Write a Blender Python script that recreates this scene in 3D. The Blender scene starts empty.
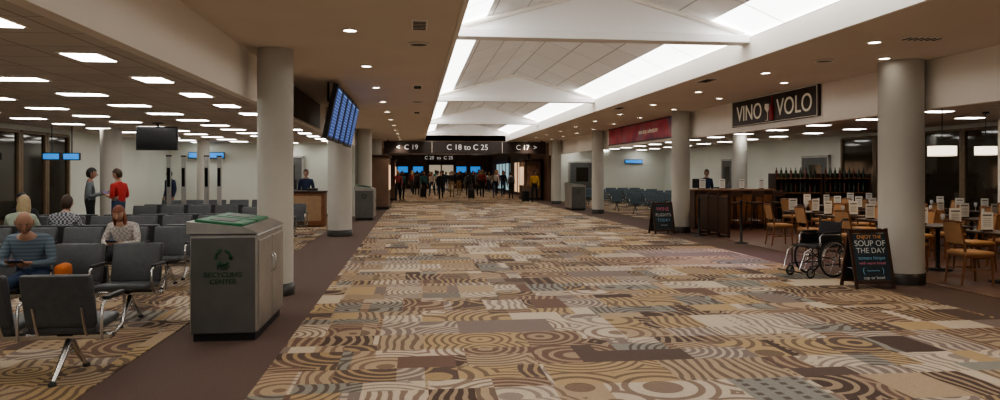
import bpy, bmesh, math, random
from mathutils import Vector, Matrix, Euler
random.seed(7)
scene = bpy.context.scene
COL = scene.collection
pi = math.pi
V = Vector

# ------------------------------------------------------------------ materials
MATS = {}
def nodes_of(name):
    m = bpy.data.materials.new(name); m.use_nodes = True
    nt = m.node_tree
    return m, nt, nt.nodes['Principled BSDF']
def mat(name, col, rough=0.6, metal=0.0, emis=None, es=0.0, var=0.12, vs=6.0, spec=0.5, bump=0.0):
    if name in MATS: return MATS[name]
    m, nt, b = nodes_of(name)
    b.inputs['Roughness'].default_value = rough
    b.inputs['Metallic'].default_value = metal
    b.inputs['Specular IOR Level'].default_value = spec
    tc = nt.nodes.new('ShaderNodeTexCoord')
    nz = nt.nodes.new('ShaderNodeTexNoise'); nz.inputs['Scale'].default_value = vs
    nz.inputs['Detail'].default_value = 3
    nt.links.new(tc.outputs['Object'], nz.inputs['Vector'])
    r = nt.nodes.new('ShaderNodeValToRGB')
    lo = [max(0, c*(1-var)) for c in col]; hi = [min(1, c*(1+var)) for c in col]
    r.color_ramp.elements[0].position = .3; r.color_ramp.elements[1].position = .7
    r.color_ramp.elements[0].color = (*lo, 1); r.color_ramp.elements[1].color = (*hi, 1)
    nt.links.new(nz.outputs['Fac'], r.inputs['Fac'])
    nt.links.new(r.outputs['Color'], b.inputs['Base Color'])
    if emis:
        b.inputs['Emission Color'].default_value = (*emis, 1)
        b.inputs['Emission Strength'].default_value = es
    if bump > 0:
        bp = nt.nodes.new('ShaderNodeBump'); bp.inputs['Strength'].default_value = bump
        n2 = nt.nodes.new('ShaderNodeTexNoise'); n2.inputs['Scale'].default_value = 150
        nt.links.new(tc.outputs['Object'], n2.inputs['Vector'])
        nt.links.new(n2.outputs['Fac'], bp.inputs['Height'])
        nt.links.new(bp.outputs['Normal'], b.inputs['Normal'])
    MATS[name] = m
    return m
def grid_mat(name, col, line, w, h, rough=0.7, mortar=0.012, offs=0.0, emis=0):
    m, nt, b = nodes_of(name)
    b.inputs['Roughness'].default_value = rough
    tc = nt.nodes.new('ShaderNodeTexCoord')
    br = nt.nodes.new('ShaderNodeTexBrick')
    br.offset = offs; br.inputs['Scale'].default_value = 1
    br.inputs['Brick Width'].default_value = w; br.inputs['Row Height'].default_value = h
    br.inputs['Mortar Size'].default_value = mortar; br.inputs['Mortar Smooth'].default_value = .2
    br.inputs['Color1'].default_value = (*[c*.95 for c in col], 1)
    br.inputs['Color2'].default_value = (*[min(1, c*1.04) for c in col], 1)
    br.inputs['Mortar'].default_value = (*line, 1)
    nt.links.new(tc.outputs['Object'], br.inputs['Vector'])
    nt.links.new(br.outputs['Color'], b.inputs['Base Color'])
    if emis:
        nt.links.new(br.outputs['Color'], b.inputs['Emission Color']); b.inputs['Emission Strength'].default_value = emis
    MATS[name] = m
    return m
def emat(name, col, strength):
    return mat(name, col, .5, 0, emis=col, es=strength, var=.01)
def ramp_mat(name, cols, scale, es):
    m, nt, b = nodes_of(name); b.inputs['Roughness'].default_value = .4
    tc = nt.nodes.new('ShaderNodeTexCoord'); nz = nt.nodes.new('ShaderNodeTexNoise')
    nz.inputs['Scale'].default_value = scale; nz.inputs['Detail'].default_value = 4
    r = nt.nodes.new('ShaderNodeValToRGB'); e = r.color_ramp.elements
    while len(e) < len(cols): e.new(.5)
    for i in range(len(cols)): e[i].position = .3+.4*i/(len(cols)-1)
    for i, c in enumerate(cols): e[i].color = (*c, 1)
    nt.links.new(tc.outputs['Object'], nz.inputs['Vector']); nt.links.new(nz.outputs['Fac'], r.inputs['Fac'])
    nt.links.new(r.outputs['Color'], b.inputs['Base Color']); nt.links.new(r.outputs['Color'], b.inputs['Emission Color'])
    b.inputs['Emission Strength'].default_value = es; MATS[name] = m; return m

def carpet_mat():
    m, nt, b = nodes_of('carpet_pattern')
    b.inputs['Roughness'].default_value = .85
    b.inputs['Specular IOR Level'].default_value = .3
    N = nt.nodes.new; L = nt.links.new
    tc = N('ShaderNodeTexCoord')
    def M(op, a, c=None, d=None):
        n = N('ShaderNodeMath'); n.operation = op
        for i, v in enumerate((a, c, d)):
            if v is None: continue
            if isinstance(v, (int, float)): n.inputs[i].default_value = v
            else: L(v, n.inputs[i])
        return n.outputs[0]
    def brick(w, h, off, sh):
        mp = N('ShaderNodeMapping'); mp.inputs['Location'].default_value = sh
        L(tc.outputs['Object'], mp.inputs['Vector'])
        br = N('ShaderNodeTexBrick'); br.offset = off
        br.inputs['Scale'].default_value = 1; br.inputs['Brick Width'].default_value = w
        br.inputs['Row Height'].default_value = h; br.inputs['Mortar Size'].default_value = 0
        br.inputs['Color1'].default_value = (0, 0, 0, 1); br.inputs['Color2'].default_value = (1, 1, 1, 1)
        L(mp.outputs[0], br.inputs['Vector'])
        return br.outputs['Color']
    a = brick(1.00, .62, .37, (30.2, 20.1, 0))
    c = brick(.50, 1.24, .5, (41.3, 33.5, 0))
    c = M('MULTIPLY', c, M('GREATER_THAN', brick(2.0, 1.86, .3, (51, 47, 0)), .35))
    key = M('FRACT', M('ADD', M('MULTIPLY', a, 3.7), M('MULTIPLY', c, 5.3)))
    sel = M('FRACT', M('ADD', M('MULTIPLY', a, 7.9), M('MULTIPLY', c, 2.3)))
    def ramp(fac, cols):
        r = N('ShaderNodeValToRGB'); r.color_ramp.interpolation = 'CONSTANT'
        e = r.color_ramp.elements
        while len(e) < len(cols): e.new(.5)
        for i in range(len(cols)): e[i].position = i/len(cols)
        for i, cc in enumerate(cols): e[i].color = (*cc, 1)
        L(fac, r.inputs['Fac']); return r.outputs['Color']
    tan = (.42, .31, .20); gold = (.44, .31, .165); beige = (.56, .46, .345); brown = (.085, .052, .04)
    mauve = (.23, .175, .15); rust = (.17, .10, .072); grey = (.27, .255, .215); cocoa = (.12, .078, .060)
    base = ramp(key, [tan, brown, beige, mauve, gold, rust, grey, tan, cocoa, beige])
    over = ramp(key, [rust, tan, mauve, beige, cocoa, tan, brown, cocoa, gold, rust])
    vo = N('ShaderNodeTexVoronoi'); vo.inputs['Scale'].default_value = 1.15; vo.inputs['Randomness'].default_value = .85
    L(tc.outputs['Object'], vo.inputs['Vector'])
    rings = M('GREATER_THAN', M('SINE', M('MULTIPLY', vo.outputs['Distance'], 74)), .3)
    wv = N('ShaderNodeTexWave'); wv.inputs['Scale'].default_value = 3.4; wv.inputs['Distortion'].default_value = 7
    wv.inputs['Detail'].default_value = .6; wv.inputs['Detail Scale'].default_value = .7
    L(tc.outputs['Object'], wv.inputs['Vector'])
    waves = M('GREATER_THAN', wv.outputs['Fac'], .62)
    sp = N('ShaderNodeSeparateXYZ'); L(tc.outputs['Object'], sp.inputs[0])
    st = M('MULTIPLY', M('GREATER_THAN', M('SINE', M('MULTIPLY', sp.outputs['X'], 41.2)), .45),
           M('GREATER_THAN', M('SINE', M('MULTIPLY', sp.outputs['Y'], 54.6)), -.2))
    s1 = M('LESS_THAN', sel, .54)
    s2 = M('MULTIPLY', M('GREATER_THAN', sel, .54), M('LESS_THAN', sel, .74))
    s3 = M('MULTIPLY', M('GREATER_THAN', sel, .74), M('LESS_THAN', sel, .82))
    pat = M('ADD', M('ADD', M('MULTIPLY', rings, s1), M('MULTIPLY', waves, s2)), M('MULTIPLY', st, s3))
    pat = M('MULTIPLY', pat, .78)
    mx = N('ShaderNodeMix'); mx.data_type = 'RGBA'
    L(pat, mx.inputs[0]); L(base, mx.inputs[6]); L(over, mx.inputs[7])
    nz = N('ShaderNodeTexNoise'); nz.inputs['Scale'].default_value = 90
    L(tc.outputs['Object'], nz.inputs['Vector'])
    r = N('ShaderNodeMapRange'); r.inputs['To Min'].default_value = .56; r.inputs['To Max'].default_value = 1.14
    L(nz.outputs['Fac'], r.inputs['Value'])
    mm = N('ShaderNodeMix'); mm.data_type = 'RGBA'; mm.blend_type = 'MULTIPLY'; mm.inputs[0].default_value = 1
    L(mx.outputs[2], mm.inputs[6]); L(r.outputs[0], mm.inputs[7])
    L(mm.outputs[2], b.inputs['Base Color'])
    bp = N('ShaderNodeBump'); bp.inputs['Strength'].default_value = .3; bp.inputs['Distance'].default_value = .01
    L(nz.outputs['Fac'], bp.inputs['Height']); L(bp.outputs['Normal'], b.inputs['Normal'])
    return m
def plaid_mat(name, c1, c2, sc):
    m, nt, b = nodes_of(name); b.inputs['Roughness'].default_value = .9
    tc = nt.nodes.new('ShaderNodeTexCoord'); ck = nt.nodes.new('ShaderNodeTexChecker')
    ck.inputs['Scale'].default_value = sc; ck.inputs['Color1'].default_value = (*c1, 1); ck.inputs['Color2'].default_value = (*c2, 1)
    nt.links.new(tc.outputs['Object'], ck.inputs['Vector']); nt.links.new(ck.outputs['Color'], b.inputs['Base Color'])
    MATS[name] = m; return m
def stripe_mat(name, c1, c2, fr):
    m, nt, b = nodes_of(name); b.inputs['Roughness'].default_value = .9
    tc = nt.nodes.new('ShaderNodeTexCoord'); wv = nt.nodes.new('ShaderNodeTexWave'); wv.bands_direction = 'Z'
    wv.inputs['Scale'].default_value = fr
    r = nt.nodes.new('ShaderNodeValToRGB'); r.color_ramp.elements[0].color = (*c1, 1); r.color_ramp.elements[1].color = (*c2, 1)
    r.color_ramp.elements[0].position = .35; r.color_ramp.elements[1].position = .65
    nt.links.new(tc.outputs['Object'], wv.inputs['Vector']); nt.links.new(wv.outputs['Fac'], r.inputs['Fac'])
    nt.links.new(r.outputs['Color'], b.inputs['Base Color']); MATS[name] = m; return m
def glass_dark(name, col):
    m, nt, b = nodes_of(name)
    b.inputs['Roughness'].default_value = .06; b.inputs['Specular IOR Level'].default_value = .8
    tc = nt.nodes.new('ShaderNodeTexCoord'); nz = nt.nodes.new('ShaderNodeTexNoise'); nz.inputs['Scale'].default_value = .8
    nt.links.new(tc.outputs['Object'], nz.inputs['Vector'])
    r = nt.nodes.new('ShaderNodeValToRGB')
    r.color_ramp.elements[0].color = (*[c*.5 for c in col], 1); r.color_ramp.elements[1].color = (*col, 1)
    nt.links.new(nz.outputs['Fac'], r.inputs['Fac']); nt.links.new(r.outputs['Color'], b.inputs['Base Color'])
    MATS[name] = m; return m

CARPET = carpet_mat()
BROWNFL = mat('border_carpet_brown', (.10, .062, .050), .9, var=.15, vs=60, bump=.2)
TILEFL = grid_mat('restaurant_tile', (.14, .072, .048), (.06, .035, .025), .45, .45, .35)
CEIL = mat('ceiling_plaster_tan', (.74, .65, .56), .85, var=.03, vs=1)
CEILW = mat('fascia_plaster', (.88, .83, .76), .85, var=.02, vs=1)
VAULT = grid_mat('vault_panels', (.90, .89, .87), (.42, .40, .38), .55, 1.5, .7, .010)
GABLE = mat('gable_plaster', (.90, .89, .87), .8, var=.02, vs=1)
GATEC = grid_mat('gate_ceiling_tile', (.68, .62, .56), (.38, .33, .29), .6, .6, .8, .010)
WALL = mat('wall_paint_grey', (.60, .62, .56), .8, var=.03, vs=1)
WALLR = mat('wall_paint_light', (.66, .68, .62), .8, var=.03, vs=1)
BROWNW = mat('brown_wall_panel', (.18, .11, .075), .6, var=.15, vs=2)
COLM = mat('column_paint', (.52, .50, .45), .6, var=.03, vs=2)
BLACK = mat('black_plastic', (.018, .018, .02), .45)
BASEM = mat('column_base_dark', (.03, .025, .022), .4)
CHROME = mat('chrome_metal', (.62, .62, .62), .22, 1.0, var=.05)
STEEL = mat('brushed_steel', (.42, .41, .39), .38, .9, var=.12, vs=4)
SEATM = mat('seat_vinyl_grey', (.072, .076, .082), .42, var=.12, vs=20)
SEATB = mat('seat_vinyl_blue', (.07, .10, .12), .5, var=.12, vs=20)
GREEN = mat('green_plastic', (.02, .15, .07), .45)
LABEL = mat('label_green', (.01, .07, .035), .5)
GREYB = mat('bin_front_grey', (.15, .15, .14), .42, .55, var=.1, vs=3)
WOOD = mat('chair_wood', (.20, .085, .035), .45, var=.25, vs=12)
WOODD = mat('dark_wood', (.05, .024, .014), .4, var=.25, vs=8)
TANV = mat('tan_upholstery', (.44, .25, .12), .6, var=.1)
PAPER = mat('menu_paper', (.85, .83, .78), .7, var=.02)
SIGNB = mat('sign_brown', (.045, .030, .025), .5)
CREAM = mat('sign_letter_cream', (.70, .62, .49), .6, emis=(.85,.76,.6), es=.08)
WHITET = mat('sign_letter_white', (.8, .8, .78), .6, emis=(.9,.9,.88), es=.25)
REDI = mat('wine_red', (.35, .03, .04), .5)
WINGL = glass_dark('night_window_glass', (.05, .04, .028))
FRAME = mat('window_frame_bronze', (.19, .13, .075), .5)
SCREENB = emat('screen_blue', (.02, .05, .22), .5)
SCREENK = mat('screen_black', (.008, .008, .01), .15)
CYAN = emat('sign_blue_lit', (.03, .18, .50), .8)
SCRTXT = emat('screen_text', (.2, .36, .62), .42)
COVEGLOW = grid_mat('cove_lit_slope_glow', (1, .985, .96), (.45, .44, .42), 5, 1.5, .6, .02, emis=3.4)  # slope edge set glowing to stand in for light from the cove
PANEL = emat('ceiling_panel_light', (1, .97, .91), 10)
DOWNL = emat('downlight_bulb', (1, .94, .84), 12)
SHADE = emat('lamp_shade_glow', (1, .88, .66), 1.5)
CHALK = mat('chalkboard_slate', (.02, .035, .045), .6, var=.3)
PINKAD = ramp_mat('ad_banner_art', [(.02, .02, .08), (.22, .02, .06), (.42, .04, .06), (.3, .1, .12), (.08, .10, .25)], 1.1, .06)
DARKAD = mat('ad_banner_dark', (.10, .07, .055), .4, var=.6, vs=1.4)
RUBBER = mat('rubber_black', (.015, .015, .015), .7)
GRILLE = mat('vent_grille', (.12, .10, .085), .6)

# ------------------------------------------------------------------ mesh builder
class MB:
    def __init__(s): s.v = []; s.f = []; s.m = []; s.s = []; s.mats = []
    def mi(s, m):
        if m not in s.mats: s.mats.append(m)
        return s.mats.index(m)
    def add(s, verts, faces, m, smooth=False):
        o = len(s.v); i = s.mi(m)
        s.v += [V(p) for p in verts]
        for f in faces:
            s.f.append([k+o for k in f]); s.m.append(i); s.s.append(smooth)
    def box(s, c, size, m, rot=(0, 0, 0), bevel=0, seg=2, smooth=False):
        bm = bmesh.new(); bmesh.ops.create_cube(bm, size=1)
        for v in bm.verts: v.co = V((v.co.x*size[0], v.co.y*size[1], v.co.z*size[2]))
        if bevel > 0: bmesh.ops.bevel(bm, geom=list(bm.edges), offset=bevel, segments=seg, affect='EDGES', profile=.5)
        R = Euler(rot).to_matrix()
        bm.verts.index_update()
        s.add([R @ v.co + V(c) for v in bm.verts], [[v.index for v in f.verts] for f in bm.faces], m, smooth)
        bm.free()
    def tube(s, pts, r, m, seg=10, cap=True, closed=False):
        pts = [V(p) for p in pts]; n = len(pts)
        rs = r if isinstance(r, (list, tuple)) else [r]*n
        vs = []; prev = None
        for i, p in enumerate(pts):
            if closed: t = pts[(i+1) % n]-pts[i-1]
            else: t = pts[min(i+1, n-1)]-pts[max(i-1, 0)]
            t.normalize()
            if prev is None:
                a = V((0, 0, 1)) if abs(t.z) < .9 else V((1, 0, 0))
                u = t.cross(a).normalized()
            else:
                u = (prev - t*prev.dot(t)).normalized()
            prev = u; w = t.cross(u)
            for k in range(seg):
                an = 2*pi*k/seg
                vs.append(p+(u*math.cos(an)+w*math.sin(an))*rs[i])
        fs = []
        for i in range(n if closed else n-1):
            j = (i+1) % n
            for k in range(seg):
                k2 = (k+1) % seg
                fs.append([i*seg+k, i*seg+k2, j*seg+k2, j*seg+k])
        s.add(vs, fs, m, True)
        if cap and not closed:
            s.add(vs[:seg], [list(range(seg))[::-1]], m); s.add(vs[-seg:], [list(range(seg))], m)
    def lathe(s, prof, c, m, seg=32, smooth=True):
        vs = []; c = V(c)
        for (r, z) in prof:
            for k in range(seg):
                a = 2*pi*k/seg; vs.append(c+V((r*math.cos(a), r*math.sin(a), z)))
        fs = []
        for i in range(len(prof)-1):
            for k in range(seg):
                k2 = (k+1) % seg
                fs.append([i*seg+k, i*seg+k2, (i+1)*seg+k2, (i+1)*seg+k])
        s.add(vs, fs, m, smooth)
        s.add(vs[:seg], [list(range(seg))[::-1]], m); s.add(vs[-seg:], [list(range(seg))], m)
    def ring(s, c, R, r, axis, m, seg=32, rs=8):
        a = V(axis).normalized(); u = a.orthogonal().normalized(); w = a.cross(u)
        s.tube([V(c)+(u*math.cos(2*pi*k/seg)+w*math.sin(2*pi*k/seg))*R for k in range(seg)], r, m, rs, closed=True)
    def sph(s, c, r, m, seg=16, rings=10, fn=None, R=None, keep=None):
        r = r if isinstance(r, (list, tuple)) else (r, r, r)
        vs = []; c = V(c)
        raw = []
        for i in range(rings+1):
            th = pi*i/rings
            for k in range(seg):
                ph = 2*pi*k/seg
                p = V((r[0]*math.sin(th)*math.cos(ph), r[1]*math.sin(th)*math.sin(ph), r[2]*math.cos(th)))
                raw.append(p.copy())
                if fn: p = fn(p)
                if R is not None: p = R @ p
                vs.append(p+c)
        fs = []
        for i in range(rings):
            for k in range(seg):
                k2 = (k+1) % seg
                q = [i*seg+k, (i+1)*seg+k, (i+1)*seg+k2, i*seg+k2]
                if keep and not keep(sum((raw[j] for j in q), V())/4): continue
                fs.append(q)
        s.add(vs, fs, m, True)
    def data(s, name):
        me = bpy.data.meshes.new(name)
        me.from_pydata([tuple(v) for v in s.v], [], s.f)
        for m in s.mats: me.materials.append(m)
        for p, i, sm in zip(me.polygons, s.m, s.s): p.material_index = i; p.use_smooth = sm
        me.validate(); me.update(); return me
    def obj(s, name, loc=(0, 0, 0), rz=0.0):
        return place(s.data(name), name, loc, rz)
def place(me, name, loc=(0, 0, 0), rz=0.0, sc=1.0):
    o = bpy.data.objects.new(name, me); COL.objects.link(o)
    o.location = loc; o.rotation_euler = (0, 0, rz); o.scale = (sc, sc, sc)
    return o
def child(o, parent, M=None):
    o.parent = parent
    o.matrix_parent_inverse = parent.matrix_basis.inverted()
    if M is not None: o.matrix_basis = M
def text(name, body, size, loc, xa, up, m, parent, ext=.004, off=0):
    cu = bpy.data.curves.new(name, 'FONT'); cu.body = body; cu.size = size; cu.extrude = ext; cu.offset = off
    cu.align_x = 'CENTER'; cu.align_y = 'CENTER'
    t = bpy.data.objects.new(name+'_tmp', cu); COL.objects.link(t)
    bpy.context.view_layer.update()
    dg = bpy.context.evaluated_depsgraph_get()
    me = bpy.data.meshes.new_from_object(t.evaluated_get(dg))
    bpy.data.objects.remove(t)
    me.materials.clear(); me.materials.append(m)
    o = bpy.data.objects.new(name, me); COL.objects.link(o)
    x = V(xa).normalized(); y = V(up).normalized(); z = x.cross(y)
    M = Matrix((( x.x, y.x, z.x, loc[0]), (x.y, y.y, z.y, loc[1]), (x.z, y.z, z.z, loc[2]), (0, 0, 0, 1)))
    child(o, parent, M)
    return o

# ------------------------------------------------------------------ room shell
XL, XR = -2.25, 7.54      # fascia planes
VL, VR = .46, 4.84        # vault opening
ZC = 3.3; ZG = 2.7; ZR = 2.9
Y0, Y1, YE = -6, 38, 72
def slab(name, x0, x1, y0, y1, z0, z1, m):
    b = MB(); b.box((0, 0, 0), (x1-x0, y1-y0, z1-z0), m)
    return b.obj(name, ((x0+x1)/2, (y0+y1)/2, (z0+z1)/2))
slab('floor', -9, 14.6, Y0, YE+.2, -.2, 0, BROWNFL)
slab('floor_carpet', -1.22, 6.52, Y0, YE, 0, .008, CARPET)
slab('floor_carpet', -8.74, -2.45, Y0, 26.95, 0, .008, CARPET)
slab('floor_carpet', 8.0, 14.2, 21.6, 39.8, 0, .008, CARPET)
slab('floor_restaurant', 7.55, 14.2, 2, 21.5, 0, .008, TILEFL)

slab('ceiling', XL, VL, Y0, Y1, ZC, ZC+.3, CEIL)
slab('ceiling', VR, XR, Y0, Y1, ZC, ZC+.3, CEIL)
slab('ceiling', XL, XR, Y1, YE, ZC, ZC+.3, CEIL)
slab('ceiling', -8.9, XL-.12, Y0, 27.2, ZG, ZG+.2, GATEC)
slab('ceiling', XR+.12, 14.4, Y0, 40.2, ZR, ZR+.2, GATEC)
slab('trim_1', XL-.12, XL, Y0, Y1, 2.65, ZC+.3, CEILW)
slab('trim_2', XR, XR+.12, Y0, Y1+2.2, 2.58, ZC+.3, CEILW)
slab('trim_3', VL, VL+.05, Y0, Y1, ZC-.03, ZC+.29, CEILW)
slab('trim_4', VR-.05, VR, Y0, Y1, ZC-.03, ZC+.29, CEILW)
# vault
b = MB()
XM = (VL+VR)/2
CW = .55
zc0, zr = 3.62, 4.45
zc1 = zc0+(zr-zc0)*CW/(XM-VL)+.03
b.add([(VL, Y0, zc0), (VL+CW, Y0, zc1), (VL+CW, Y1, zc1), (VL, Y1, zc0)], [[0, 1, 2, 3]], COVEGLOW)
b.add([(VR, Y0, zc0), (VR-CW, Y0, zc1), (VR-CW, Y1, zc1), (VR, Y1, zc0)], [[0, 1, 2, 3]], COVEGLOW)
b.add([(VL+CW, Y0, zc1), (XM, Y0, zr), (XM, Y1, zr), (VL+CW, Y1, zc1)], [[0, 1, 2, 3]], VAULT)
b.add([(VR-CW, Y0, zc1), (XM, Y0, zr), (XM, Y1, zr), (VR-CW, Y1, zc1)], [[0, 1, 2, 3]], VAULT)
b.add([(VL, Y1, ZC), (VR, Y1, ZC), (VR, Y1, zc0), (XM, Y1, zr), (VL, Y1, zc0)], [[0, 1, 2, 3, 4]], GABLE)
b.obj('ceiling_vault')
for g in (1, 10, 19, 28, 36.8):
    b = MB()
    b.box((XM, g, 3.57), (VR-VL-.1, .28, .12), GABLE, bevel=.01)
    t = .05; x0, x1 = VL+.1, VR-.1
    vs = [(x0, g-t, 3.63), (x1, g-t, 3.63), (XM, g-t, 4.2), (x0, g+t, 3.63), (x1, g+t, 3.63), (XM, g+t, 4.2)]
    b.add(vs, [[0, 1, 2], [5, 4, 3], [0, 2, 5, 3], [1, 4, 5, 2]], GABLE)
    for sx in (-1, 1):
        b.tube([V((XM+sx*2.08, g-.07, 3.65)), V((XM, g-.07, 4.22))], .035, CEILW, 6)
    b.obj('ceiling_gable_truss')

# walls
slab('wall_left', -8.95, -8.75, Y0, 27.2, 0, ZG, WALL)
slab('wall_left_back', -8.75, XL-.1, 27, 27.2, 0, ZG, WALL)
slab('wall_left_far', XL-.15, XL, 27.2, Y1, 0, 2.65, WALL)
slab('wall_left_end', XL-.15, XL, Y1, YE, 0, ZC, BROWNW)
slab('wall_right', 14.25, 14.45, 0, 40.2, 0, ZR, WALLR)
slab('wall_right_back', XR+.12, 14.25, 40, 40.2, 0, ZR, WALLR)
slab('wall_right_end', XR, XR+.15, 40.2, YE, 0, ZC, BROWNW)
slab('wall_far', XL-.15, XR+.15, YE, YE+.2, 0, ZC, BROWNW)
slab('baseboard_left', -8.75, -8.72, Y0, 27, 0.008, .12, BASEM)
slab('baseboard_left_back', -8.7, XL-.2, 26.97, 27, 0.008, .12, BASEM)
slab('baseboard_right', 14.22, 14.25, 0, 40, 0.008, .12, BASEM)

def window(n, x, y0, y1, z0, z1, side):
    b = MB(); s = side
    b.box((x+s*.015, (y0+y1)/2, (z0+z1)/2), (.03, y1-y0, z1-z0), WINGL)
    for yy in (y0, y1): b.box((x+s*.04, yy, (z0+z1)/2), (.08, .09, z1-z0), FRAME, bevel=.008)
    for zz in (z0, z1): b.box((x+s*.04, (y0+y1)/2, zz), (.075, y1-y0, .07), FRAME, bevel=.008)
    b.obj('window_%d' % n)
n = 1
y = 4.5
while y < 19:
    window(n, -8.75, y, y+1.05, .35, 2.55, 1); n += 1; y += 1.15
y = 6.5
while y < 21:
    window(n, 14.25, y, y+1.7, .35, 2.75, -1); n += 1; y += 1.8
slab('column_square', 13.75, 14.1, 11.5, 12.1, 0.008, ZR-.002, CEILW)
slab('column_square', 13.75, 14.1, 15.0, 15.6, 0.008, ZR-.002, CEILW)

def column(x, y, r, h, nm='column'):
    b = MB()
    b.lathe([(r+.015, 0), (r+.015, .16), (r+.002, .165)], (0, 0, 0.0), BASEM, 40)
    b.lathe([(r, .1), (r, h-.002)], (0, 0, 0), COLM, 40)
    b.obj(nm, (x, y, 0))
for y, r in ((10, .235), (19, .31), (28, .29), (36.5, .28)): column(-1.87 if y < 12 else -1.93, y, r, ZC)
for y, r in ((10, .31), (19, .245), (28, .24), (36.5, .24)): column(7.225, y, r, ZC)
column(-7.3, 18.4, .24, ZG); column(-6.9, 24.6, .2, ZG); column(10.8, 23, .24, ZR)

# lights
b = MB()
def gpanel(b, x, y, w, l, z):
    b.box((x, y, z-.006), (w, l, .010), PANEL); b.box((x, y, z-.003), (w+.06, l+.06, .006), CEILW)
ys = 2.1
while ys < 26.5:
    gpanel(b, -2.95, ys, .30, .44, ZG)
    gpanel(b, -4.45, ys+.1, .54, .28, ZG)
    gpanel(b, -6.0, ys+.8, .54, .28, ZG)
    gpanel(b, -7.5, ys, .54, .28, ZG)
    ys += 1.62
b.obj('ceiling_light_panels')
b = MB(); ys = 13
while ys < 39.5:
    for xx in (8.7, 10.7, 12.7):
        if ys > 18 or xx > 9: gpanel(b, xx, ys+(.7 if xx == 10.7 else 0), .5, .34, ZR)
    ys += 2.2
b.obj('ceiling_light_panels')
b = MB()
dl = []
y = 2.8
while y < 70:
    for xx in (-.75, 5.78) + ((6.75,) if y < 40 else (2.5,)):
        dl.append((xx, y if xx != 6.75 else y+1.2))
    y += 2.85
for (x, y) in dl:
    b.lathe([(.0, -.006), (.07, -.006), (.07, 0)], (x, y, ZC-.001), DOWNL, 16)
    b.ring((x, y, ZC-.004), .085, .014, (0, 0, 1), CEILW, 20, 6)
for yy in range(8, 20, 2):
    b.lathe([(.0, -.006), (.06, -.006), (.06, 0)], (8.6, yy, ZR-.001), DOWNL, 16)
b.obj('recessed_downlights')
def lamp(name, loc, power, col, size=.1, spot=2.2):
    l = bpy.data.lights.new(name, 'SPOT'); l.energy = power; l.color = col
    l.spot_size = spot; l.spot_blend = .8; l.shadow_soft_size = size
    o = bpy.data.objects.new(name, l); COL.objects.link(o); o.location = loc
    return o
for (x, y) in dl:
    if y < 70 and x != 6.75: lamp('downlight', (x, y, ZC-.03), 48 if y < 37 else 75, (1, .90, .76), .07, 1.9)
for yy in (8, 10.5, 13, 15.5, 18):
    lamp('downlight', (9.2, yy, ZR-.05), 55, (1, .74, .46), .07)
lamp('added_violet_spot', (6.0, 13.2, ZC-.05), 120, (.8, .6, 1), .1, 1.25)  # added lamp without a fixture, lays a violet glow on the carpet

for (x, y, w, h) in ((.05, 8.1, .18, .5), (.05, 14, .18, .5), (.05, 20, .18, .5), (6.2, 8.2, .5, .2), (5.2, 12.4, .22, .5), (5.2, 18, .22, .5)):
    b = MB(); b.box((0, 0, -.006), (w, h, .012), CEILW)
    for k in range(6):
        if h > w: b.box((0, -h/2+.05+k*(h-.1)/5, -.014), (w-.04, .03, .008), BLACK)
        else: b.box((-w/2+.05+k*(w-.1)/5, 0, -.014), (.03, h-.04, .008), BLACK)
    b.obj('air_vent', (x, y, ZC-.001))
for (x, y) in ((.05, 9.3), (.05, 17), (6.0, 10)):
    b = MB(); b.lathe([(.12, -.015), (.13, 0)], (0, 0, 0), GRILLE, 24); b.ring((0, 0, -.01), .12, .012, (0, 0, 1), CEILW, 24, 6)
    b.obj('ceiling_speaker', (x, y, ZC-.002))

# ------------------------------------------------------------------ linked airport seating
def seat_row(n, m=SEATM):
    b = MB(); P = .62
    for i in range(n):
        x = (i-(n-1)/2)*P
        b.box((x, .06, .42), (.52, .47, .075), m, rot=(math.radians(4), 0, 0), bevel=.03, seg=3, smooth=True)
        b.box((x, -.215, .64), (.53, .065, .44), m, rot=(math.radians(14), 0, 0), bevel=.028, seg=3, smooth=True)
        b.box((x, -.247, .655), (.50, .02, .40), m, rot=(math.radians(14), 0, 0), bevel=.008)
        b.box((x, .02, .37), (.12, .3, .05), BLACK, bevel=.01)
        b.tube([(x-.18, -.16, .36), (x-.18, -.2, .45), (x-.18, -.25, .6)], .013, CHROME, 8)
        b.tube([(x+.18, -.16, .36), (x+.18, -.2, .45), (x+.18, -.25, .6)], .013, CHROME, 8)
    for i in range(n+1):
        x = (i-n/2)*P
        b.tube([(x, -.2, .33), (x, -.21, .5), (x, -.19, .6), (x, -.12, .635), (x, .18, .635), (x, .24, .61), (x, .25, .5), (x, .2, .38), (x, .05, .33)], .013, CHROME, 8)
        b.box((x, .03, .65), (.05, .34, .028), BLACK, bevel=.01)
    L = n*P
    b.box((0, -.03, .33), (L+.04, .075, .05), CHROME, bevel=.012)
    for x in ([-L/2+P*.5, L/2-P*.5] if n > 2 else [-L/4, L/4]):
        for s in (-1, 1):
            b.tube([(x, -.03, .32), (x, -.03+s*.10, .2), (x, -.03+s*.28, .035)], [.03, .026, .017], CHROME, 8)
            b.lathe([(.03, 0), (.03, .02), (.015, .035)], (x, -.03+s*.29, 0.008), BLACK, 12)
        b.tube([(x, -.05, .2), (x, 0, .2)], .02, CHROME, 8)
    return b.data('airport_seating')
SR = {}
def row(xr, y, n, face, m=SEATM):
    k = (n, m.name)
    if k not in SR: SR[k] = seat_row(n, m)
    return place(SR[k], 'airport_seating', (xr-(n-1)*.31, y, 0), 0 if face > 0 else pi)
row(-2.76, 6.2, 5, +1)
row(-3.08, 8.25, 5, -1)
row(-3.5, 10.75, 6, -1); row(-3.5, 11.75, 6, +1)
row(-3.7, 13.55, 6, -1); row(-3.7, 14.6, 6, +1)
row(-4.5, 17.7, 4, -1); row(-4.5, 18.9, 4, +1)
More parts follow.
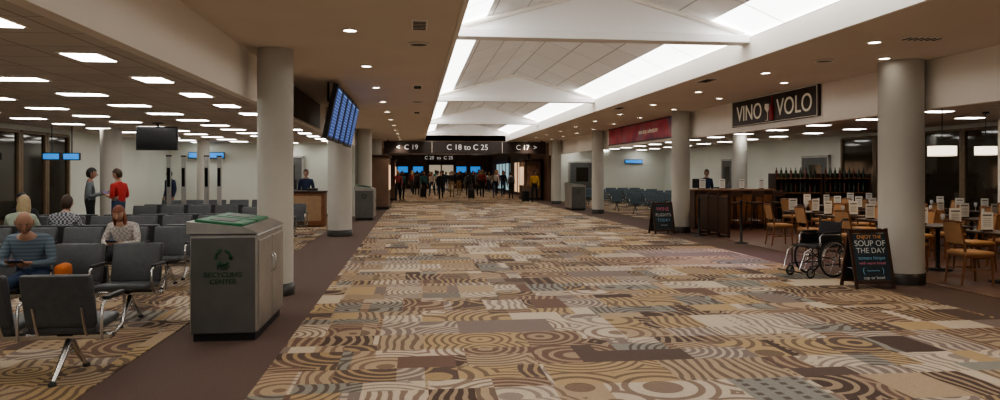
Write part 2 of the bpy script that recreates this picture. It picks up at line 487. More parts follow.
row(-4.4, 21.2, 5, -1)
row(-3.0, 16.6, 2, -1); row(-3.0, 18.4, 2, -1)
for yy in (24.6, 27.2, 29.8, 32.4, 35): row(11.0, yy, 5, -1, SEATB)

# ------------------------------------------------------------------ recycling bin
def recycling_bin():
    b = MB(); w, l, h = .64, 1.35, 1.05
    b.box((0, 0, h/2+.04), (w, l, h-.08), STEEL, bevel=.02)
    b.box((0, 0, .04), (w-.06, l-.06, .08), BLACK)
    b.box((0, -l/2-.006, h/2+.02), (w-.04, .02, h-.12), GREYB, bevel=.006)
    z0 = h
    vs = [(-w/2-.02, -l/2-.03, z0), (w/2+.02, -l/2-.03, z0), (w/2+.02, l/2+.02, z0), (-w/2-.02, l/2+.02, z0),
          (-w/2-.02, -l/2-.03, z0+.12), (w/2-.12, -l/2-.03, z0+.06), (w/2-.12, l/2+.02, z0+.06), (-w/2-.02, l/2+.02, z0+.12)]
    b.add(vs, [[0, 1, 5, 4], [1, 2, 6, 5], [2, 3, 7, 6], [3, 0, 4, 7], [4, 5, 6, 7]], STEEL)
    sl = math.atan2(.06, w-.10)
    for k in (-1, 1):
        b.box((-.06, k*.33, z0+.098), (.46, .6, .03), GREEN, rot=(0, sl, 0), bevel=.012)
        b.box((-.06, k*.33, z0+.114), (.24, .34, .006), BLACK, rot=(0, sl, 0), bevel=.002)
        b.box((w/2+.004, k*.33, .54), (.012, .62, .88), STEEL, bevel=.005)
        b.tube([(w/2+.01, k*.06, .78), (w/2+.035, k*.06, .75), (w/2+.035, k*.06, .62), (w/2+.01, k*.06, .59)], .008, CHROME, 6)
    for k in range(3):
        a0 = 2*pi*k/3+.25; pts = [(.07*math.sin(a0+t*.42), -l/2-.02, .82+.07*math.cos(a0+t*.42)) for t in range(4)]
        b.tube(pts, [.014, .014, .013, .011], LABEL, 6)
        e = V(pts[-1]); d = (V(pts[-1])-V(pts[-2])).normalized()
        b.tube([e, e+d*.035], [.026, .001], LABEL, 6)
    return b.data('recycling_bin')
rb = recycling_bin()
o = place(rb, 'recycling_bin', (-1.85, 7.95, 0))
text('bin_label', 'MSP\nRECYCLING\nCENTER', .068, (-1.85, 7.95-.675-.02, .65), (1, 0, 0), (0, 0, 1), LABEL, o)
place(rb, 'recycling_bin', (6.98, 31, 0.0), 0)
place(rb, 'recycling_bin', (-1.72, 25.6, 0), 0)

# ------------------------------------------------------------------ flight information screens
b = MB()
for k in range(5):
    yy = 13.5+k*1.0
    rot = math.atan2(.21, 1.0)
    cc = V((-1.5, yy, 2.74))
    b.box(cc, (.09, .90, 1.0), BLACK, rot=(0, rot, 0), bevel=.01)
    ca, sa = math.cos(rot), math.sin(rot)
    off = V((.048*ca, 0, -.048*sa))
    b.box(cc+off, (.008, .68, .88), SCREENB, rot=(0, rot, 0))
    for j in range(14):
        zz = -.40+j*.058
        for (yo, wd) in ((-.20, .22), (.05, .14), (.22, .1)):
            b.box(cc+off*1.1+V((sa*zz, yo, ca*zz)), (.006, wd, .012), SCRTXT, rot=(0, rot, 0))
    b.box(cc+off*1.1+V((sa*.41, 0, ca*.41)), (.006, .64, .03), SCRTXT, rot=(0, rot, 0))
    b.tube([(-1.58, yy, 2.95), (-1.58, yy, ZC-.004)], .02, BLACK, 8)
b.obj('flight_information_screens')
slab('advertising_banner', XL, XL+.02, 12.0, 17.4, 2.68, 3.25, DARKAD)
b = MB(); b.box((0, 0, 0), (.03, 7.4, .6), PINKAD)
b.box((-.02, 0, .3), (.03, 7.5, .03), BLACK); b.box((-.02, 0, -.3), (.03, 7.5, .03), BLACK)
o = b.obj('advertising_banner', (XR-.04, 23.6, 2.98))
text('banner_text', 'non-stop adventure', .24, (XR-.06, 22.6, 2.98), (0, -1, 0), (0, 0, 1), CREAM, o)

# shop sign
b = MB(); b.box((0, 0, 0), (.05, 3.7, .6), SIGNB, bevel=.01)
for z in (-.285, .285): b.box((-.028, 0, z), (.01, 3.62, .008), CREAM)
for yy in (-1.81, 1.81): b.box((-.028, yy, 0), (.01, .008, .57), CREAM)
b.lathe([(.055, -.25), (.06, -.22), (.06, .02), (.022, .1), (.022, .24)], (-.03, -.11, 0), REDI, 20)
b.lathe([(.06, -.25), (.008, -.235), (.008, -.08), (.06, 0.0), (.055, .1)], (-.03, .09, 0), CREAM, 20)
o = b.obj('shop_sign', (XR-.04, 14.5, 3.0))
text('shop_sign_text', 'VINO', .50, (XR-.072, 15.45, 2.97), (0, -1, 0), (0, 0, 1), CREAM, o)
text('shop_sign_text_b', 'VOLO', .50, (XR-.072, 13.52, 2.97), (0, -1, 0), (0, 0, 1), CREAM, o)

# gate sign across corridor
b = MB(); b.box((0, 0, 0), (8.4, .25, .62), SIGNB, bevel=.01)
for k in (-4.0, 4.0, 0): b.box((k, 0, .34), (.08, .08, .06), BLACK)
for k in (-1.75, 1.9): b.box((k, -.128, 0), (.03, .006, .6), CREAM)
o = b.obj('gate_direction_sign', (2.62, 37.4, 2.92))
text('sign_text_a', '<  C 19', .36, (-.4, 37.26, 2.92), (1, 0, 0), (0, 0, 1), WHITET, o)
text('sign_text_b', 'C 18 to C 25', .40, (2.7, 37.26, 2.92), (1, 0, 0), (0, 0, 1), WHITET, o)
text('sign_text_c', 'C 17  >', .36, (5.8, 37.26, 2.92), (1, 0, 0), (0, 0, 1), WHITET, o)
b = MB(); b.box((0, 0, 0), (5.2, .2, .5), SIGNB, bevel=.01)
for k in (-2.2, 2.2): b.tube([(k, 0, .2), (k, 0, .51)], .03, BLACK, 8)
o = b.obj('gate_direction_sign', (1.9, 58, 2.78))
text('sign_text_a', 'C 20  to  C 25', .38, (1.9, 57.88, 2.78), (1, 0, 0), (0, 0, 1), WHITET, o)
for (x, y, w) in ((-7.75, 26.85, .55), (-7.1, 26.85, .55), (-8.1, 17.2, .32), (-7.72, 17.3, .32), (12.4, 39.9, 1)):
    b = MB(); b.box((0, 0, 0), (w, .06, .18 if y > 20 else .13), CYAN, bevel=.01); b.box((0, .04, 0), (w+.05, .05, .23 if y > 20 else .17), BLACK, bevel=.01)
    if y < 20: b.tube([(0, .04, .05), (0, .04, ZG-2.0)], .012, BLACK, 6)
    b.obj('lit_gate_sign', (x, y, 2.0 if y < 20 else 2.25))
# hanging television
b = MB(); b.box((0, 0, 0), (.84, .08, .50), BLACK, bevel=.01); b.box((0, -.042, 0), (.78, .004, .44), SCREENK)
b.tube([(0, .03, .1), (0, .03, .33)], .025, BLACK, 8); b.box((0, .03, .325), (.2, .12, .02), BLACK)
b.obj('hanging_television', (-5.42, 16.0, ZG-.34))
def gate_post():
    b = MB(); b.box((0, 0, .02), (.30, .30, .04), STEEL, bevel=.01); b.box((0, 0, 1.05), (.11, .07, 2.0), STEEL, bevel=.012)
    b.box((0, -.037, 1.5), (.08, .006, .5), SCREENK); b.box((0, 0, 2.07), (.13, .09, .04), BLACK, bevel=.006)
    return b.data('charging_post')
gp = gate_post()
for (x, y) in ((-6.45, 19.9), (-6.2, 20.3), (-5.55, 20.1), (-5.3, 20.4)): place(gp, 'charging_post', (x, y, .008))
DOORM = mat('door_dark_grey', (.10, .10, .10), .4)
def door(n, x, y, face, w=1.0, h=2.1):
    b = MB(); b.box((0, 0, h/2), (w, .05, h), DOORM, bevel=.005)
    b.box((-w/2-.04, 0, h/2), (.08, .09, h+.1), STEEL); b.box((w/2+.04, 0, h/2), (.08, .09, h+.1), STEEL); b.box((0, 0, h+.04), (w+.16, .09, .08), STEEL)
    b.box((0, -.028, 1.45), (w*.5, .01, .8), WINGL); b.tube([(w*.36, -.08, .9), (w*.36, -.08, 1.15)], .012, CHROME, 8)
    b.tube([(w*.36, -.03, .92), (w*.36, -.08, .92)], .01, CHROME, 6); b.tube([(w*.36, -.03, 1.13), (w*.36, -.08, 1.13)], .01, CHROME, 6)
    b.obj('door_%d' % n, (x, y, .06), face)
door(1, -4.6, 26.94, 0); door(3, 14.19, 24.2, -pi/2, 1.6); door(4, 14.19, 31.5, -pi/2)
door(5, 9.4, 39.94, 0, 1.4)
LAMI = mat('podium_laminate', (.34, .22, .13), .5)
def podium():
    b = MB()
    b.box((0, 0, .52), (1.5, .6, 1.0), WOOD, bevel=.015); b.box((0, 0, 1.05), (1.6, .7, .05), WOODD, bevel=.012)
    b.box((0, -.31, .55), (1.3, .02, .75), LAMI); b.box((0, 0, .03), (1.44, .54, .06), BLACK)
    b.box((-.35, .1, 1.27), (.44, .03, .3), BLACK, bevel=.01); b.tube([(-.35, .12, 1.07), (-.35, .12, 1.2)], .02, BLACK, 8); b.box((-.35, .12, 1.08), (.2, .15, .015), BLACK)
    b.box((.35, .05, 1.11), (.3, .3, .08), BLACK, bevel=.01)
    return b.data('gate_podium')
pd = podium(); place(pd, 'gate_podium', (-3.45, 22.4, 0.008)); place(pd, 'gate_podium', (9.6, 22.6, 0.008))

# ------------------------------------------------------------------ restaurant
def dining_chair():
    b = MB()   # faces +Y, back at -Y
    b.box((0, 0, .46), (.44, .44, .06), TANV, bevel=.025, seg=3, smooth=True)
    b.box((0, 0, .42), (.42, .42, .035), WOOD, bevel=.006)
    for sx in (-1, 1):
        b.tube([(sx*.19, .19, .42), (sx*.195, .21, .0)], [.021, .015], WOOD, 8)
        b.tube([(sx*.19, -.25, 0), (sx*.19, -.19, .42), (sx*.19, -.21, .6), (sx*.185, -.27, .9)], [.015, .021, .019, .016], WOOD, 8)
        b.tube([(sx*.19, .2, .22), (sx*.19, -.215, .22)], .01, WOOD, 6)
    b.tube([(-.19, 0, .22), (.19, 0, .22)], .01, WOOD, 6)
    N = 8; vs = []
    for j in range(N+1):
        x = -.195+.39*j/N; cy = -.03*math.cos(x/.2*pi/2)
        for (z, dy) in ((.60, -.21), (.90, -.27)):
            vs += [(x, dy+cy+.015, z), (x, dy+cy-.02, z)]
    fs = []
    for j in range(N):
        a = j*4; c = a+4
        fs += [[a, c, c+2, a+2], [a+1, a+3, c+3, c+1], [a+2, c+2, c+3, a+3], [a, a+1, c+1, c]]
    fs += [[0, 2, 3, 1], [N*4, N*4+1, N*4+3, N*4+2]]
    b.add(vs, fs, TANV)
    b.tube([(-.195, -.27, .91), (-.1, -.292, .92), (0, -.30, .922), (.1, -.292, .92), (.195, -.27, .91)], .018, WOOD, 8)
    return b.data('dining_chair')
def dining_table():
    b = MB()
    b.box((0, 0, .735), (.72, .72, .035), WOODD, bevel=.01)
    b.lathe([(.22, .0), (.22, .015), (.05, .035), (.035, .06), (.032, .68), (.1, .715)], (0, 0, 0), BLACK, 20)
    b.box((0, 0, .71), (.4, .06, .02), BLACK); b.box((0, 0, .71), (.06, .4, .02), BLACK)
    return b.data('dining_table')
def menu_card():
    b = MB()
    b.box((0, 0, .012), (.14, .07, .024), WOODD, bevel=.004)
    b.box((0, 0, .155), (.18, .006, .27), PAPER); b.box((0, -.004, .24), (.13, .003, .02), GRILLE)
    for k in range(5): b.box((0, -.004, .19-k*.028), (.12, .002, .005), GRILLE)
    return b.data('menu_card')
DC, DT, MC = dining_chair(), dining_table(), menu_card()
GP = mat('glass_pale', (.7, .72, .72), .1, var=.02)
b = MB(); b.lathe([(.035, 0), (.035, .003), (.005, .008), (.005, .09), (.03, .12), (.036, .16), (.03, .2)], (0, 0, 0), GP, 12)
WG = b.data('wine_glass')
ZF = .008
for cx, ysr in ((8.72, (9.75, 11.15, 12.55, 13.95, 15.35)), (10.7, (9.8, 11.2, 12.6, 14.0, 15.4, 16.8, 18.2)), (12.65, (12.3, 13.7, 15.1, 16.5, 17.9, 19.3))):
    for ty in ysr:
        place(DT, 'dining_table', (cx, ty, ZF))
        place(DC, 'dining_chair', (cx-.60, ty+random.uniform(-.08, .08), ZF), -pi/2+random.uniform(-.15, .15))
        place(DC, 'dining_chair', (cx+.60, ty+random.uniform(-.08, .08), ZF), pi/2+random.uniform(-.15, .15))
        place(MC, 'menu_card', (cx-.18, ty+.14, ZF+.7525), random.uniform(-.5, .2))
        place(MC, 'menu_card', (cx+.2, ty-.15, ZF+.7525), random.uniform(-.4, .4))
        place(WG, 'wine_glass', (cx-.05, ty-.18, ZF+.7525))
b = MB()
b.box((0, 0, .56), (2.4, .5, 1.08), WOODD, bevel=.015); b.box((0, 0, 1.12), (2.5, .62, .05), WOOD, bevel=.012)
for k in range(4): b.box((-.9+k*.6, -.256, .56), (.5, .02, .85), WOOD, bevel=.008)
b.obj('wine_bar_counter', (9.2, 20.2, ZF))
for k in range(4): place(MC, 'menu_card', (8.3+k*.6, 20.1, ZF+1.146), random.uniform(-.3, .3))
b = MB()
for sx in (-.75, .75): b.box((sx, 0, .8), (.05, .4, 1.6), WOODD, bevel=.005)
for k in range(4): b.box((0, 0, .12+k*.44), (1.5, .4, .035), WOOD, bevel=.004)
b.box((0, .19, .8), (1.5, .02, 1.6), WOODD)
BOT = mat('bottle_glass', (.02, .04, .02), .15, var=.3); BOT2 = mat('bottle_amber', (.10, .03, .02), .2, var=.3)
for k in range(4):
    for j in range(9): b.lathe([(.036, 0), (.036, .2), (.013, .26), (.013, .32)], (-.62+j*.155, -.02, .14+k*.44), BOT if (j+k) % 3 else BOT2, 10)
WS = b.data('wine_display_shelf')
place(WS, 'wine_display_shelf', (11.6, 20.9, ZF)); place(WS, 'wine_display_shelf', (13.2, 20.9, ZF))
def bar_stool():
    b = MB(); b.box((0, 0, .76), (.38, .38, .06), WOODD, bevel=.02, seg=3, smooth=True)
    for sx in (-1, 1):
        for sy in (-1, 1): b.tube([(sx*.15, sy*.15, .74), (sx*.2, sy*.2, 0)], [.018, .014], WOODD, 8)
    b.ring((0, 0, .28), .235, .01, (0, 0, 1), CHROME, 20, 6)
    for sx in (-1, 1): b.tube([(sx*.16, -.17, .76), (sx*.16, -.22, 1.1)], .015, WOODD, 8)
    b.box((0, -.215, 1.03), (.36, .03, .18), WOODD, bevel=.01)
    return b.data('bar_stool')
BS = bar_stool()
for k in range(4): place(BS, 'bar_stool', (8.35+k*.62, 19.5, ZF), 0)
b = MB()
for k in range(3):
    b.box((0, -.62+k*.62, .55), (.05, .58, .95), WOODD, bevel=.008)
    for yy in (-.29, .29): b.box((0, -.62+k*.62+yy, .55), (.07, .04, 1.1), WOODD, bevel=.006)
    b.box((0, -.62+k*.62, .02), (.3, .06, .04), BLACK, bevel=.005)
b.obj('dining_area_partition', (7.78, 18.1, ZF))
def stanchion():
    b = MB(); b.lathe([(.17, 0), (.17, .02), (.05, .04), (.028, .06), (.028, .92), (.036, .93), (.036, 1.0), (.01, 1.01)], (0, 0, 0), BLACK, 24)
    b.box((0, 0, .95), (.05, .075, .06), BLACK, bevel=.005)
    return b.data('stanchion')
ST = stanchion(); place(ST, 'stanchion', (7.5, 15.9, 0)); place(ST, 'stanchion', (7.32, 17.95, 0))
# pendants
def pendant(x, y, z, w):
    b = MB()
    b.lathe([(w*.5, -.09), (w*.5, .09)], (0, 0, 0), SHADE, 28); b.lathe([(w*.47, .09), (w*.47, .098)], (0, 0, 0), BLACK, 28)
    b.ring((0, 0, -.09), w*.5, .006, (0, 0, 1), CREAM, 28, 6)
    b.tube([(0, 0, .09), (0, 0, ZR-z-.002)], .008, BLACK, 6); b.lathe([(.06, -.03), (.06, -.002)], (0, 0, ZR-z), BLACK, 16)
    b.obj('pendant_lamp', (x, y, z))
pendant(9.55, 12.1, 2.03, .46); pendant(11.8, 13.7, 2.09, .40); pendant(9.8, 9.2, 2.06, .42)
# chalkboards
def chalkboard():
    b = MB(); a = math.radians(13)
    for s in (-1, 1):
        def P(x, z): return V((x, s*(.2-z*math.sin(a)), z*math.cos(a)))
        rot = (s*a, 0, 0)
        b.box(P(0, .48), (.56, .012, .72), CHALK, rot=rot)
        for sx in (-1, 1): b.box(P(sx*.30, .46), (.05, .03, .92), WOODD, rot=rot, bevel=.005)
        for z in (.10, .88): b.box(P(0, z), (.6, .03, .055), WOODD, rot=rot, bevel=.005)
    for sx in (-1, 1): b.tube([(sx*.29, -.12, .3), (sx*.29, .12, .3)], .006, CHROME, 6)
    for sx in (-1, 1): b.tube([(sx*.18-.04, 0, .895), (sx*.18+.04, 0, .895)], .014, CHROME, 8)
    return b.data('chalkboard_sign')
CB = chalkboard()
def put_board(x, y, rz, lines):
    o = place(CB, 'chalkboard_sign', (x, y, 0.008), rz, .93)
    a = math.radians(13); Rz = Matrix.Rotation(rz, 3, 'Z')
    for i, (t, s, z, m) in enumerate(lines):
        loc = Rz @ (V((0, -(.2-z*math.sin(a))-.012, z*math.cos(a)))*.93) + V((x, y, .008))
        text('chalk_line_%d' % i, t, s*.93, loc, Rz @ V((1, 0, 0)), Rz @ V((0, math.sin(a), math.cos(a))), m, o, .001)
CH1 = mat('chalk_white', (.6, .62, .6), .9); CH2 = mat('chalk_blue', (.2, .42, .6), .9); CH3 = mat('chalk_orange', (.7, .33, .12), .9); CH4 = mat('chalk_pink', (.6, .2, .28), .9)
put_board(6.42, 9.6, .0, [('ENJOY THE', .08, .79, CH3), ('SOUP OF', .125, .69, CH1), ('THE DAY', .115, .58, CH1), ('tomato bisque', .075, .47, CH2), ('with warm bread', .062, .39, CH4), ('( ~~~ )', .12, .28, CH2), ('cup or bowl', .07, .17, CH1)])
put_board(6.55, 18.6, .15, [('WINE', .16, .72, CH4), ('FLIGHTS', .13, .55, CH1), ('TODAY', .12, .4, CH2), ('~~~', .12, .26, CH1)])

def wheelchair():
    b = MB()   # faces +Y
    for s in (-1, 1):
        x = s*.27
        b.ring((x, -.02, .305), .29, .016, (1, 0, 0), RUBBER, 40, 8)
        b.ring((x, -.02, .305), .268, .009, (1, 0, 0), CHROME, 40, 6)
        b.ring((x+s*.035, -.02, .305), .25, .007, (1, 0, 0), CHROME, 40, 6)
        b.tube([(x-.03, -.02, .305), (x+.03, -.02, .305)], .03, CHROME, 12)
        for k in range(16):
            an = 2*pi*k/16; b.tube([(x+.01*(-1)**k, -.02, .305), (x, -.02+.265*math.cos(an), .305+.265*math.sin(an))], .003, CHROME, 5, cap=False)
        b.ring((s*.22, .42, .085), .072, .014, (1, 0, 0), RUBBER, 24, 8); b.tube([(s*.22-.02, .42, .085), (s*.22+.02, .42, .085)], .05, STEEL, 12)
        b.tube([(s*.25, .42, .085), (s*.25, .40, .19), (s*.22, .38, .2), (s*.22, .38, .5)], .011, BLACK, 8)
        b.tube([(s*.19, .42, .085), (s*.19, .40, .19), (s*.22, .38, .2)], .011, BLACK, 8)
        b.tube([(s*.22, -.2, .2), (s*.22, .38, .2)], .012, BLACK, 8)
        b.tube([(s*.22, -.2, .49), (s*.22, .38, .49)], .012, BLACK, 8)
        b.tube([(s*.22, -.2, .15), (s*.22, -.2, .5), (s*.22, -.23, .9), (s*.22, -.27, .93), (s*.22, -.36, .93)], .013, BLACK, 8)
        b.tube([(s*.22, -.28, .93), (s*.22, -.38, .93)], .019, BLACK, 8)
        b.tube([(s*.22, -.21, .68), (s*.22, .18, .70), (s*.22, .22, .66), (s*.22, .22, .5)], .012, CHROME, 8)
        b.box((s*.22, .0, .72), (.06, .3, .035), BLACK, bevel=.012)
        b.box((s*.22, 0, .59), (.008, .36, .17), BLACK, bevel=.003)
        b.tube([(s*.2, .38, .48), (s*.19, .5, .42), (s*.17, .6, .14)], .011, CHROME, 8)
        b.box((s*.12, .64, .11), (.15, .16, .018), BLACK, rot=(.2, 0, 0), bevel=.006)
    b.box((0, .09, .5), (.42, .44, .05), BLACK, bevel=.02, seg=3, smooth=True)
    b.box((0, -.215, .7), (.42, .03, .38), BLACK, rot=(.08, 0, 0), bevel=.012)
    b.tube([(-.22, .1, .2), (.22, .1, .48)], .009, BLACK, 6); b.tube([(.22, .1, .2), (-.22, .1, .48)], .009, BLACK, 6)
    b.tube([(-.25, -.02, .305), (.25, -.02, .305)], .012, BLACK, 8)
    return b.data('wheelchair')
place(wheelchair(), 'wheelchair', (6.38, 10.75, 0.008), math.radians(105), .96)

# ------------------------------------------------------------------ people
SKIN1 = mat('skin_light', (.46, .28, .20), .55, var=.05); SKIN2 = mat('skin_tan', (.33, .18, .12), .5, var=.05)
HAIRS = {'brown': mat('hair_brown', (.05, .028, .016), .6, var=.4, vs=60), 'blonde': mat('hair_blonde', (.36, .28, .16), .6, var=.3, vs=60),
         'red': mat('hair_auburn', (.20, .07, .04), .6, var=.3, vs=60), 'black': mat('hair_black', (.012, .01, .01), .5), 'grey': mat('hair_grey', (.3, .29, .27), .7)}
EYEW = mat('eye_white', (.8, .8, .78), .3); EYED = mat('eye_dark', (.03, .02, .015), .3); LIP = mat('lips', (.38, .13, .11), .5)
SHOE = mat('shoe_dark', (.03, .025, .022), .5)
BEARD = mat('beard_stubble', (.11, .065, .048), .8, var=.3, vs=80)
def head(b, c, R, skin, hair, style):
    def f(p):
        q = p.copy(); t = max(0, -p.z/.118)
        q.x *= 1-.30*t**1.5
        if p.y > 0: q.y = p.y*(1-.06*t)
        else: q.y = p.y*(1-.35*t)
        if p.z > .02 and p.y > .06: q.y -= .006
        return q
    T = lambda p: R @ V(p) + V(c)
    b.sph(c, (.076, .096, .118), skin, 20, 14, fn=f, R=R)
    b.tube([T((0, .088, .018)), T((0, .102, -.008)), T((0, .115, -.026)), T((0, .094, -.036))], [.006, .009, .013, .007], skin, 8)
    for s in (-1, 1):
        b.sph(T((s*.03, .078, .012)), .0125, EYEW, 10, 6); b.sph(T((s*.03, .0875, .010)), .0065, EYED, 8, 6)
        b.sph(T((s*.03, .079, .017)), (.0145, .0145, .011), skin, 10, 6, R=R)
        b.tube([T((s*.016, .09, .033)), T((s*.045, .083, .033))], .0045, HAIRS.get(hair, EYED), 6)
        b.sph(T((s*.078, -.004, 0)), (.011, .02, .031), skin, 10, 8, R=R)
    b.tube([T((-.022, .084, -.064)), T((0, .091, -.062)), T((.022, .084, -.064))], [.004, .007, .004], LIP, 6)
    if style == 'beard':
        b.sph(c, (.078, .098, .121), BEARD, 24, 18, fn=f, R=R, keep=lambda p: p.z < -.045 and p.y > -.02 and not (abs(p.x) < .028 and -.072 < p.z and p.y > 0))
    if hair in HAIRS:
        h = HAIRS[hair]
        kp = lambda p: not (p.y > .035 and p.z < .055) and p.z > (-.03 if p.y > -.02 else -.085)
        b.sph(c+R @ V((0, -.004, .004)), (.085, .105, .128), h, 24, 16, R=R, fn=lambda p: V((p.x*(1-.2*max(0, -p.z/.12)), p.y, p.z)), keep=kp)
        if style == 'long':
            b.sph(c+R @ V((0, -.055, -.08)), (.085, .05, .15), h, 16, 12, R=R)
            for s in (-1, 1): b.sph(c+R @ V((s*.068, .0, -.07)), (.024, .045, .12), h, 10, 8, R=R)
def hand(b, w, d, n, ts, skin, curl=.35):
    w = V(w); d = V(d).normalized(); n = V(n); n = (n-d*n.dot(d)).normalized(); s = d.cross(n)*ts
    s0 = d.cross(n)
    M = Matrix((s0, d, -n)).transposed()
    if M.determinant() < 0: M = Matrix((s0, d, n)).transposed()
    b.box(w+d*.05, (.078, .092, .028), skin, rot=M.to_euler(), bevel=.012, seg=2, smooth=True)
    for off, L in ((.029, .07), (.01, .078), (-.01, .072), (-.029, .058)):
        p = w+d*.09+s*off; pts = [p]; an = curl*.5
        for k, fr in enumerate((.45, .32, .23)):
            dd = d*math.cos(an)+n*math.sin(an); p = p+dd*L*fr; pts.append(p); an += curl
        b.tube(pts, [.0095, .009, .008, .006], skin, 7)
    p = w+d*.02+s*.03
    b.tube([p, p+d*.025+s*.024+n*.006, p+d*.052+s*.03+n*.015, p+d*.07+s*.028+n*.02], [.013, .011, .010, .007], skin, 7)
def body(b, J, shirt, pants, skin, sleeve, bulk):
    names = list(J.keys()); idx = {k: i for i, k in enumerate(names)}
    E = [('pelvis', 'spine', 's'), ('spine', 'chest', 's'), ('chest', 'neckb', 's'), ('neckb', 'neckt', 'k')]
    for q in 'LR':
        E += [('chest', 'sh'+q, 's'), ('sh'+q, 'el'+q, 's'), ('el'+q, 'wr'+q, 's' if sleeve else 'k'),
              ('pelvis', 'hip'+q, 'p'), ('hip'+q, 'kn'+q, 'p'), ('kn'+q, 'an'+q, 'p'), ('an'+q, 'toe'+q, 'f')]
    rad = {'pelvis': .125*bulk, 'spine': .118*bulk, 'chest': .13*bulk, 'neckb': .07, 'neckt': .052, 'sh': .064, 'el': .047, 'wr': .031, 'hip': .092, 'kn': .062, 'an': .045, 'toe': .036}
    me = bpy.data.meshes.new('sk'); me.from_pydata([tuple(J[k]) for k in names], [(idx[a], idx[c]) for a, c, _ in E], [])
    o = bpy.data.objects.new('sk', me); COL.objects.link(o)
    md = o.modifiers.new('Skin', 'SKIN'); md.use_smooth_shade = True
    sv = me.skin_vertices[0].data
    for k in names:
        r = rad.get(k) or rad[k[:-1]]
        sv[idx[k]].radius = (r, r); sv[idx[k]].use_root = (k == 'pelvis')
    ss = o.modifiers.new('Sub', 'SUBSURF'); ss.levels = 2; ss.render_levels = 2
    bpy.context.view_layer.update()
    ev = bpy.data.meshes.new_from_object(o.evaluated_get(bpy.context.evaluated_depsgraph_get()))
    segs = [(V(J[a]), V(J[c]), t) for a, c, t in E]
    mm = {'s': shirt, 'k': skin, 'p': pants, 'f': SHOE}
    groups = {}
    for p in ev.polygons:
        c = p.center; best = 9; bt = 's'
        for a, d, t in segs:
            ab = d-a; u = max(0, min(1, (c-a).dot(ab)/ab.length_squared)); dd = (c-(a+ab*u)).length
            if t == 'p': dd -= .03
            if dd < best: best = dd; bt = t
        groups.setdefault(bt, []).append(list(p.vertices))
    off = len(b.v); b.v += [v.co.copy() for v in ev.vertices]
    for t, fs in groups.items():
        i = b.mi(mm[t])
        for f in fs: b.f.append([k+off for k in f]); b.m.append(i); b.s.append(True)
    bpy.data.objects.remove(o)
def pose_joints(pose):
    J = {}
    if pose.startswith('sit'):
        rd = pose == 'sit_read'
        if rd:
            J['pelvis'] = V((0, -.01, .55)); J['spine'] = V((0, -.01, .72)); J['chest'] = V((0, .07, .885)); J['neckb'] = V((0, .13, .99)); J['neckt'] = V((0, .185, 1.035))
        else:
            J['pelvis'] = V((0, -.03, .55)); J['spine'] = V((0, -.07, .72)); J['chest'] = V((0, -.07, .89)); J['neckb'] = V((0, -.04, 1.01)); J['neckt'] = V((0, .0, 1.07))
        cy = J['chest'].y; cz = J['chest'].z
        for q, s in (('L', -1), ('R', 1)):
            J['sh'+q] = V((s*.175, cy, cz+.06)); J['el'+q] = V((s*.24, cy+.07, cz-.17)); J['wr'+q] = V((s*.085, .31, .72)) if rd else V((s*.15, .24, .66))
            J['hip'+q] = V((s*.09, .03, .54)); J['kn'+q] = V((s*.12, .42, .52)); J['an'+q] = V((s*.12, .42, .10)); J['toe'+q] = V((s*.14, .57, .05))
    else:
        st = {'stand': 0, 'walk': .22, 'hold': .03}[pose]
        J['pelvis'] = V((0, 0, .96)); J['spine'] = V((0, 0, 1.13)); J['chest'] = V((0, -.01, 1.31)); J['neckb'] = V((0, -.005, 1.44)); J['neckt'] = V((0, .012, 1.51))
        for q, s in (('L', -1), ('R', 1)):
            k = s*st
            J['sh'+q] = V((s*.175, -.01, 1.375))
            if pose == 'hold': J['el'+q] = V((s*.24, -.03, 1.12)); J['wr'+q] = V((s*.10, .22, 1.18))
            else: J['el'+q] = V((s*.225, -.03-k*.4, 1.10)); J['wr'+q] = V((s*.22, .05-k*.9, .86))
            J['hip'+q] = V((s*.09, 0, .93)); J['kn'+q] = V((s*.1, .03+k*.6, .51)); J['an'+q] = V((s*.1, -.03+k*1.1-(.08 if k < 0 else 0), .085+(.06 if k < 0 else 0))); J['toe'+q] = J['an'+q]+V((s*.015, .15, -.045))
    return J
def figure_mesh(name, pose, shirt, pants, skin, hair, style='short', sleeve=True, bulk=1.0, look=(0, 0), extra=None):
    b = MB(); J = pose_joints(pose)
    body(b, J, shirt, pants, skin, sleeve, bulk)
    R = Euler((look[0], 0, look[1])).to_matrix()
    head(b, J['neckt']+V((0, .018, .10)), R, skin, hair, style)
    for q, s in (('L', -1), ('R', 1)):
        w = J['wr'+q]; d = (w-J['el'+q]).normalized()
        if pose in ('sit_read', 'hold'): hand(b, w-d*.01, V((-s*.35, .8, .1)), V((-s*.6, 0, .8)), 1, skin, .7)
        elif pose.startswith('sit'): hand(b, w-d*.01, V((0, .9, -.35)), V((0, -.2, -1)), s, skin, .3)
        else: hand(b, w-d*.01, d, V((-s, 0, 0)), -1 if s > 0 else 1, skin, .35)
    if pose in ('sit_read', 'hold'):
        m = (J['wrL']+J['wrR'])/2+V((0, .11, .035))
        b.box(m, (.14, .09, .012), BLACK, rot=(.5, 0, 0), bevel=.004); b.box(m+V((0, -.004, .007)), (.125, .08, .003), SCREENB, rot=(.5, 0, 0))
    if extra: extra(b, J)
    return b.data(name)
C = lambda n, c: mat('cloth_'+n, c, .9, var=.12, vs=25)
STR = stripe_mat('cloth_blue_stripe', (.085, .12, .155), (.14, .18, .215), 8)
PLD = plaid_mat('cloth_plaid', (.05, .06, .09), (.42, .42, .42), 34)
PLD2 = plaid_mat('cloth_white_plaid', (.55, .53, .49), (.36, .32, .30), 30)
DEN = C('denim', (.04, .065, .12)); BLK = C('black', (.018, .018, .022)); RED = C('red', (.42, .03, .03)); GRY = C('grey', (.14, .16, .17)); KHK = C('khaki', (.3, .22, .13))
